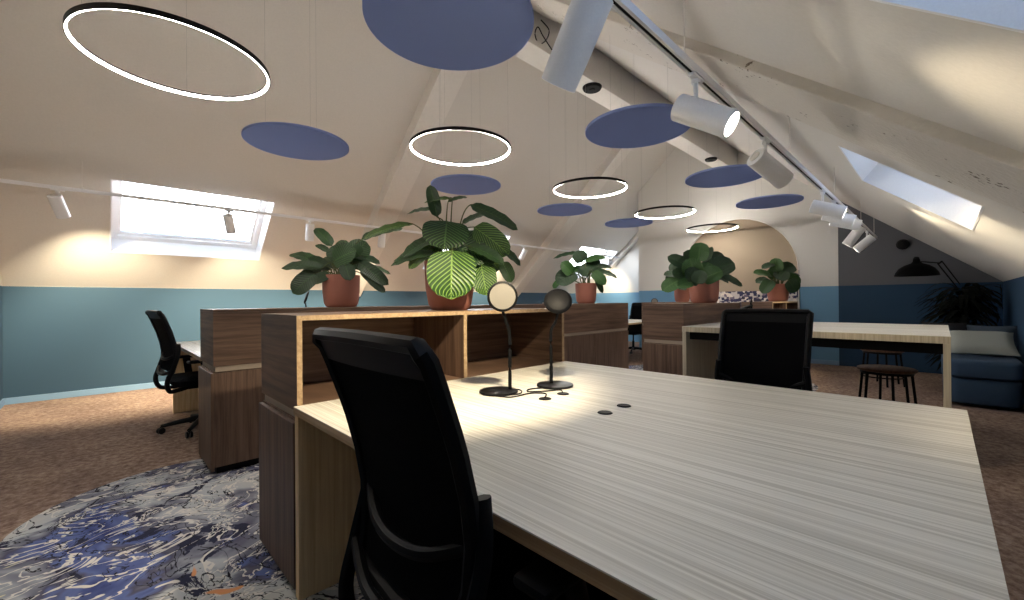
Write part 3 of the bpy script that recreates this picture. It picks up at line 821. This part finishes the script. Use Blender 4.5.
# ------------------------------------------------------------------ suspended rings and discs
def wires(bm, pts, y_, x_, z0):
    for dx, dy in pts:
        y = y_+dy; zt = min(zl(y), zr(y)); tube(bm, [(dx, dy, 0), (dx, dy, zt-z0-.0)], .0007, 5)
ZD = 2.5
def ring_light(x, y, r, label):
    t = thing('ring_light', label, 'light', (x, y, ZD), 0, 'glowing ceiling rings')
    bm = new(); hs = .024
    prof = [(r-.028, 0), (r-.028, hs), (r, hs), (r, -.002), (r-.004, -.002), (r-.004, .003), (r-.024, .003), (r-.024, 0), (r-.028, 0)]
    lathe(bm, [(a, b) for a, b in [(r-.012, hs), (r, hs), (r, -.004), (r-.005, -.004), (r-.005, .006), (r-.009, .006), (r-.009, .013), (r-.012, .013), (r-.012, hs)]], 96)
    ob('housing', bm, M['black'], t, True)
    bm = new(); lathe(bm, [(r-.0085, .012), (r-.0125, .012), (r-.0125, -.001), (r-.0055, -.001), (r-.0055, .005), (r-.0085, .005), (r-.0085, .012)], 96)
    ob('diffuser', bm, M['ring_glow'], t, True)
    bm = new(); wires(bm, [((r-.01)*cos(a), (r-.01)*sin(a)) for a in (pi/2-.2, pi/2+2*pi/3, pi/2+4*pi/3)], y, x, ZD+.04)
    ob('suspension_wire', bm, M['steel'], t)
    return t
for x, y, l in ((.32, 3.0, 'largest-looking glowing ring light, at the upper left'), (2.31, 3.0, 'glowing ring light above the largest plant, between blue discs'),
                (4.28, 3.0, 'third glowing ring light from the camera, above the rear cabinet plant'), (6.33, 3.03, 'fourth glowing ring light, near the skylight at the end of the row'),
                (8.38, 3.07, 'farthest glowing ring light, in front of the arched niche')):
    ring_light(x, y, .447, l)
def disc(x, y, r, label):
    t = thing('acoustic_disc', label, 'acoustic panel', (x, y, ZD), 0, 'blue felt ceiling discs')
    bm = new(); lathe(bm, [(0, 0), (r-.003, 0), (r, .003), (r, .019), (r-.003, .022), (0, .022)], 96); ob('felt_panel', bm, M['felt'], t, True)
    bm = new(); wires(bm, [(r*.6*cos(a), r*.6*sin(a)) for a in (.6, .6+2*pi/3, .6+4*pi/3)], y, x, ZD); ob('suspension_wire', bm, M['steel'], t)
for x, y, l in ((1.218, 3.86, 'blue felt disc between the two nearest ring lights, at left'), (3.09, 3.92, 'blue felt disc directly above the largest plant'),
                (5.02, 3.98, 'blue felt disc left of the fourth ring light'), (6.72, 3.89, 'farthest blue felt disc on the left side, beside the rear skylight'),
                (1.236, 1.68, 'largest-looking blue felt disc, cut by the top edge'), (3.07, 1.69, 'blue felt disc behind the lit white spotlight'),
                (5.0, 1.69, 'blue felt disc right of centre, behind the third spotlight'), (6.75, 1.70, 'farthest blue felt disc on the right side, above the niche')):
    disc(x, y, .41, l)

# ------------------------------------------------------------------ track lights
def rail(x0, x1, y, z, rods, label, side):
    t = thing('lighting_track', label, 'track', (x0, y, z), 0, 'white lighting tracks')
    L = x1-x0
    bm = new(); box(bm, 0, L, -.018, -.006, -.016, .016); box(bm, 0, L, .006, .018, -.016, .016); box(bm, 0, L, -.006, .006, .0, .016); ob('rail', bm, M['white'], t)
    bm = new(); box(bm, .005, L-.005, -.0058, .0058, -.013, -.001); ob('slot', bm, M['black'], t, label='black contact slot')
    bm = new()
    for x in rods:
        zt = (zl(y) if side == 'L' else zr(y)); tube(bm, [(x-x0, 0, .016), (x-x0, 0, zt-z)], .0026, 6)
        lathe(bm, [(0, .016), (.016, .016), (.010, .03), (0, .03)], 12, (x-x0, 0, 0))
    ob('suspension_rod', bm, M['whitem'], t, True)
YLR, ZLR, YRR, ZRR = 6.12, 2.30, .72, 2.10
rail(-.75, 10.15, YLR, ZLR, (-.13, 2.0, 4.4, 6.7, 9.4), 'long white lighting track along the left skylight slope', 'L')
rail(.1, 8.75, YRR, ZRR, (.5, 1.69, 3.38, 5.1, 7.0, 8.5), 'white lighting track with black slot running overhead at the right', 'R')
def spot(x, y, z, d, label, r=.055, L=.24, drop=.11, power=14, size=60, lit=True, cam_x=0):
    d = Vector(d).normalized()
    t = thing('track_spotlight', label, 'spotlight', (x, y, z-.018), 0, 'white track spotlights')
    bm = new(); box(bm, -.05, .05, -.015, .015, -.012, .001, .003); tube(bm, [(0, 0, -.005), (0, 0, -drop)], .010, 10); lathe(bm, [(0, -.012), (.018, -.014), (.018, -.03), (0, -.03)], 16)
    ob('mount', bm, M['white'], t, True)
    c = Vector((0, 0, -drop-r*.6))
    q = d.to_track_quat('Z', 'Y').to_matrix().to_4x4(); mx = Matrix.Translation(c-d*L*.35) @ q
    bm = new(); lathe(bm, [(0, .0), (r-.006, 0), (r, .004), (r, L-.012), (r, L-.002), (r-.003, L), (r-.008, L), (r-.010, L-.016), (0, L-.016)], 40, mtx=mx)
    hd = ob('lamp_body', bm, M['white'], t, True)
    bm = new(); lathe(bm, [(0, L-.014), (r-.011, L-.014), (r-.011, L-.010), (0, L-.009)], 32, mtx=mx)
    ob('lens', bm, M['lamp_glow'] if lit else M['lamp_panel'], hd, True, label='glowing lens' if lit else None)
    bm = new(); lathe(bm, [(0, -.001), (r*.55, -.001), (r*.55, -.006), (r*.4, -.006), (r*.4, -.002), (0, -.002)], 24, mtx=mx); ob('rear_cap', bm, M['whitem'], hd, True)
    if lit:
        ld = bpy.data.lights.new('spot_beam', 'SPOT'); ld.energy = power; ld.color = (1, .84, .58); ld.spot_size = radians(size); ld.spot_blend = .7; ld.shadow_soft_size = .03
        lo = bpy.data.objects.new('spot_beam', ld); COL.objects.link(lo); lo.parent = t
        lo.matrix_local = Matrix.Translation(c+d*(L*.66+.01)) @ d.to_track_quat('-Z', 'Y').to_matrix().to_4x4()
def slope_dir(dx, dy, dz): return (dx, dy, dz)
SL = [(-.30, (.25, .50, -.80), 'white spotlight on the left track, left of the big skylight'), (1.13, (.25, .45, -.85), 'white spotlight hanging in front of the big left skylight'),
      (2.08, (.05, .3, -.95), 'white spotlight above the left plant'), (3.15, (.1, .35, -.9), 'white spotlight between the two striped plants'),
      (6.35, (-.1, .5, -.8), 'white spotlight on the left track, right of the largest plant'), (9.6, (.5, .5, -.6), 'farthest spotlight at the end of the left track')]
for x, d, l in SL:
    spot(x, YLR, ZLR, d, l, r=.054, L=.23, drop=.10, power=(30 if x > 9 else 88), size=110)
SR = [(.995, (.09, .61, -.75), 'closest large white spotlight cylinder, cut by the top edge', 42, 80), (1.80, (.07, -.82, -.52), 'lit white spotlight with its glowing lens facing right', 10, 80),
      (2.80, (.62, -.35, -.42), 'third white spotlight, aimed down to the right in front of a blue disc', 9, 70), (4.50, (.15, -.90, -.36), 'foremost spotlight of the cluster near the end of the right track', 24, 80),
      (5.05, (.15, -.90, -.36), 'second spotlight of the cluster near the end of the right track', 6, 80), (5.45, (.30, -.90, -.30), 'middle glowing spotlight of the cluster on the right track', 8, 80),
      (6.55, (.0, .55, -.8), 'spotlight pointing down left, second from the end of the right track', 12, 70), (7.6, (-.05, .7, -.65), 'last spotlight at the far end of the right track', 24, 80)]
for x, d, l, p, s in SR:
    spot(x, YRR, ZRR, d, l, r=.056, L=.25, drop=.12, power=p, size=s)

bm = new(); tube(bm, [at_y(u, v, 2.74) for u, v in ((552, 50), (543, 36), (538, 27), (535, 34), (539, 44), (546, 40), (549, 30), (541, 20))], .006, 6, 6)
o_ = ob('loose_cable', bm, M['black'], None, True); o_['label'] = 'loose black cable loop hanging above the pale ceiling beam at the top'; o_['category'] = 'cable'

# smoke detectors on the purlin and small fittings
def detector(x, y, z, m, label, r=.055):
    t = thing('smoke_detector', label, 'detector', (x, y, z), 0)
    bm = new(); lathe(bm, [(0, 0), (r, 0), (r, -.012), (r*.9, -.030), (r*.5, -.034), (0, -.034)], 32); ob('housing', bm, m, t, True)
    bm = new(); lathe(bm, [(0, -.034), (r*.35, -.034), (r*.32, -.042), (0, -.043)], 24); ob('sensor', bm, m, t, True)
detector(2.36, 2.80, 3.60, M['whitem'], 'white round detector on the pale ceiling beam by the large disc', .06)
p_ = at_y(592, 73, 2.80)
detector(p_.x, 2.80, 3.60, M['black'], 'black round fitting on the ceiling beam beside the closest spotlight', .11)
p_ = at_y(711, 151, 2.80)
detector(min(p_.x, 8.2), 2.80, 3.60, M['black'], 'black round fitting on the ceiling beam behind the lit spotlight', .10)
w_ = thing('wall_sensor', 'small black round sensor on the grey wall near the sloping ceiling', 'sensor', (XF, .42, 1.98))
bm = new(); lathe(bm, [(0, 0), (.075, 0), (.08, .02), (.06, .05), (0, .06)], 24, mtx=Matrix.Rotation(-pi/2, 4, 'Y')); ob('housing', bm, M['black'], w_, True)

# ------------------------------------------------------------------ stools
def stool(loc, label):
    t = thing('stool', label, 'stool', loc, 0, 'round stools'); h = .47
    bm = new(); lathe(bm, [(0, h-.03), (.210, h-.03), (.222, h-.024), (.222, h-.006), (.212, h), (0, h)], 40); ob('seat', bm, M['stool_seat'], t, True)
    bm = new(); lathe(bm, [(.180, h-.055), (.198, h-.055), (.198, h-.031), (.180, h-.031), (.180, h-.055)], 40); ob('apron', bm, M['black'], t, True)
    for k in range(6):
        a = k*pi/3+.3
        bm = new(); tube(bm, [(.187*cos(a), .187*sin(a), h-.05), (.226*cos(a), .226*sin(a), 0)], .0115, 8); ob('leg', bm, M['black'], t, True)
    bm = new(); P = [(.217*cos(a), .217*sin(a), .11) for a in [2*pi*i/36 for i in range(37)]]; tube(bm, P, .009, 8); ob('foot_ring', bm, M['black'], t, True)
stool((5.43, .38, 0), 'nearer round brown stool on black legs, seen under the tall table')
stool((7.4, .56, 0), 'farther round stool before the dark blue wall')

# ------------------------------------------------------------------ sofa
def sofa():
    t = thing('sofa', 'dark blue upholstered sofa with a curved front at the right edge', 'sofa', (7.3, -.27, 0))
    def blob(x0, x1, y0, y1, z0, z1, r, curve):
        bm = new(); N = 10; pts = []
        # rounded outline whose -X side bulges
        for cx, cy, a0 in ((x1-r, y1-r, 0), (x0+r, y1-r, 90), (x0+r, y0+r, 180), (x1-r, y0+r, 270)):
            for k in range(N+1):
                a = radians(a0+90*k/N); x, y = cx+r*cos(a), cy+r*sin(a)
                if x < (x0+x1)/2: x -= curve*(1-((y-(y0+y1)/2)/((y1-y0)/2))**2)
                pts.append((x, y))
        n = len(pts); rings = []
        cxm, cym = (x0+x1)/2, (y0+y1)/2
        for z, s in ((z0, .97), (z0+.02, 1), (z1-.05, 1), (z1-.02, .985), (z1-.004, .955), (z1, .90)):
            rings.append([bm.verts.new((cxm+(x-cxm)*s, cym+(y-cym)*s, z)) for x, y in pts])
        for a, b in zip(rings, rings[1:]):
            for i in range(n): bm.faces.new((a[i], a[(i+1) % n], b[(i+1) % n], b[i]))
        bm.faces.new(rings[0][::-1]); bm.faces.new(rings[-1]); return bm
    ob('base', blob(-.82, .55, -.29, .27, .03, .30, .12, .05), M['sofa'], t, True)
    ob('seat_cushion', blob(-.83, .56, -.30, .28, .302, .49, .13, .05), M['sofa'], t, True)
    bm = new(); box(bm, .36, .56, -.29, .27, .491, .74, .06); ob('backrest', bm, M['sofa'], t, True)
    for x in (-.6, .6):
        for y in (-.2, .2):
            bm = new(); lathe(bm, [(0, 0), (.02, 0), (.022, .03), (0, .03)], 12, (x, y, 0)); ob('foot', bm, M['black'], t)
sofa()
def cushion(loc, w, h, th, rot, m, label):
    """w along local Y, h along Z, thin along X; origin at the lower edge"""
    bm = new(); N = 12; F = []; Bk = []
    for i in range(N+1):
        rf, rb = [], []
        for j in range(N+1):
            a, b = -1+2*i/N, -1+2*j/N
            p = .93+.07*(a*a*b*b)
            k = (1-a**4)*(1-b**4)
            y, z = a*w/2*(1-.07*(1-b*b))*1.0, h/2+b*h/2*(1-.07*(1-a*a))
            rf.append(bm.verts.new((th/2*k**.6, y, z)))
            rb.append(rf[-1] if (i in (0, N) or j in (0, N)) else bm.verts.new((-th/2*k**.6, y, z)))
        F.append(rf); Bk.append(rb)
    for i in range(N):
        for j in range(N):
            bm.faces.new((F[i][j], F[i+1][j], F[i+1][j+1], F[i][j+1]))
            bm.faces.new((Bk[i][j], Bk[i][j+1], Bk[i+1][j+1], Bk[i+1][j]))
    o = ob('cushion', bm, m, None, True); o.location = loc; o.rotation_euler = rot
    o['label'] = label; o['category'] = 'cushion'; o['group'] = 'sofa cushions'
cushion((6.86, -.30, .52), .56, .36, .15, (0, radians(50), radians(6)), M['pillow'], 'pale grey cushion lying back at the front of the sofa')
cushion((7.32, -.40, .50), .40, .34, .13, (0, radians(22), 0), M['pillow2'], 'slate blue cushion behind the pale grey one')
cushion((7.34, .0, .50), .40, .36, .13, (0, radians(20), radians(-6)), M['pillow3'], 'charcoal cushion next to the dark palm')

# ------------------------------------------------------------------ floor lamp
def floor_lamp():
    base = Vector((8.05, -.30, 0)); c = at_d(916.5, 267, 6.0)
    base = at_d(984, 385, 6.35); base.z = 0
    t = thing('floor_lamp', 'black arc floor lamp with a wide hat-shaped shade over the dark palm', 'lamp', base)
    o = c-base
    bm = new(); lathe(bm, [(0, 0), (.13, 0), (.13, .015), (.02, .025), (0, .025)], 32); ob('base', bm, M['black'], t, True)
    j1 = at_d(977, 312, 6.30)-base; j2 = at_d(938, 264, 6.05)-base; j3 = o+Vector((0, 0, .06))
    bm = new(); tube(bm, [(0, 0, .02), (0, 0, .55), j1*1], .011, 8); ob('stem', bm, M['black'], t, True)
    bm = new(); off = RT*.045+Vector((0, 0, .03))
    tube(bm, [j1, j2], .008, 8); tube(bm, [j1+off, j2+off*1.3], .008, 8); tube(bm, [j2, j2+off*1.3], .012, 8); tube(bm, [j2+off*.5, j3+Vector((0, 0, .02))], .008, 8); ob('arm', bm, M['black'], t, True)
    mx = Matrix.Translation(o)
    bm = new(); lathe(bm, [(.030, .115), (.036, .112), (.042, .075), (.065, .05), (.13, .025), (.19, -.02), (.228, -.08), (.240, -.125), (.233, -.122), (.18, -.03), (.12, .01), (.05, .035), (.0, .04)], 48, mtx=mx)
    sh = ob('lamp_shade', bm, M['blackd'], t, True)
    bm = new(); lathe(bm, [(0, .112), (.034, .112), (.034, .13), (.02, .145), (0, .147)], 20, mtx=mx); ob('cap', bm, M['black'], sh, True)
floor_lamp()

# ------------------------------------------------------------------ dark palm in the corner
def palm():
    random.seed(5)
    c = Vector((8.22, -.20, 0)); t = thing('floor_palm', 'tall dark palm standing in the unlit corner behind the sofa', 'plant', c)
    bm = new(); lathe(bm, [(0, 0), (.14, 0), (.17, .30), (.16, .31), (.15, .28), (0, .28)], 32); ob('pot', bm, M['black'], t, True)
    bm = new()
    for k in range(4):
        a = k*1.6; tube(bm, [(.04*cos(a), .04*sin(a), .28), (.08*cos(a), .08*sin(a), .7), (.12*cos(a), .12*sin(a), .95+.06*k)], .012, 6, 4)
    ob('trunk', bm, M['shadeleaf'], t, True)
    bm = new()
    for i in range(330):
        a = random.uniform(0, 2*pi); zb = random.uniform(.35, 1.28); ln = random.uniform(.28, .60)
        if abs(sin(a)) > .0: pass
        d = Vector((cos(a), sin(a)*.8, 0)); q = Vector((-sin(a), cos(a), 0))
        p0 = d*.06+Vector((0, 0, zb)); rise = random.uniform(.02, .2); w = random.uniform(.022, .042)
        prev = None; N = 6
        for s in range(N+1):
            f = s/N; p = p0+d*ln*f+Vector((0, 0, rise*f*2-(rise+.22)*f*f)); ww = w*(sin(pi*min(f*.9+.1, 1))+.02)
            pp = c+p
            if pp.x > XF-.03: p.x -= pp.x-XF+.03
            if pp.y < -.52: p.y += -.52-pp.y
            cmax = zr(pp.y)-.06
            if p.z > cmax: p.z = cmax
            v = (bm.verts.new(p+q*ww), bm.verts.new(p+Vector((0, 0, -.005))), bm.verts.new(p-q*ww))
            if prev: bm.faces.new((prev[0], prev[1], v[1], v[0])); bm.faces.new((prev[1], prev[2], v[2], v[1]))
            prev = v
    ob('foliage', bm, M['shadeleaf'], t)
palm()
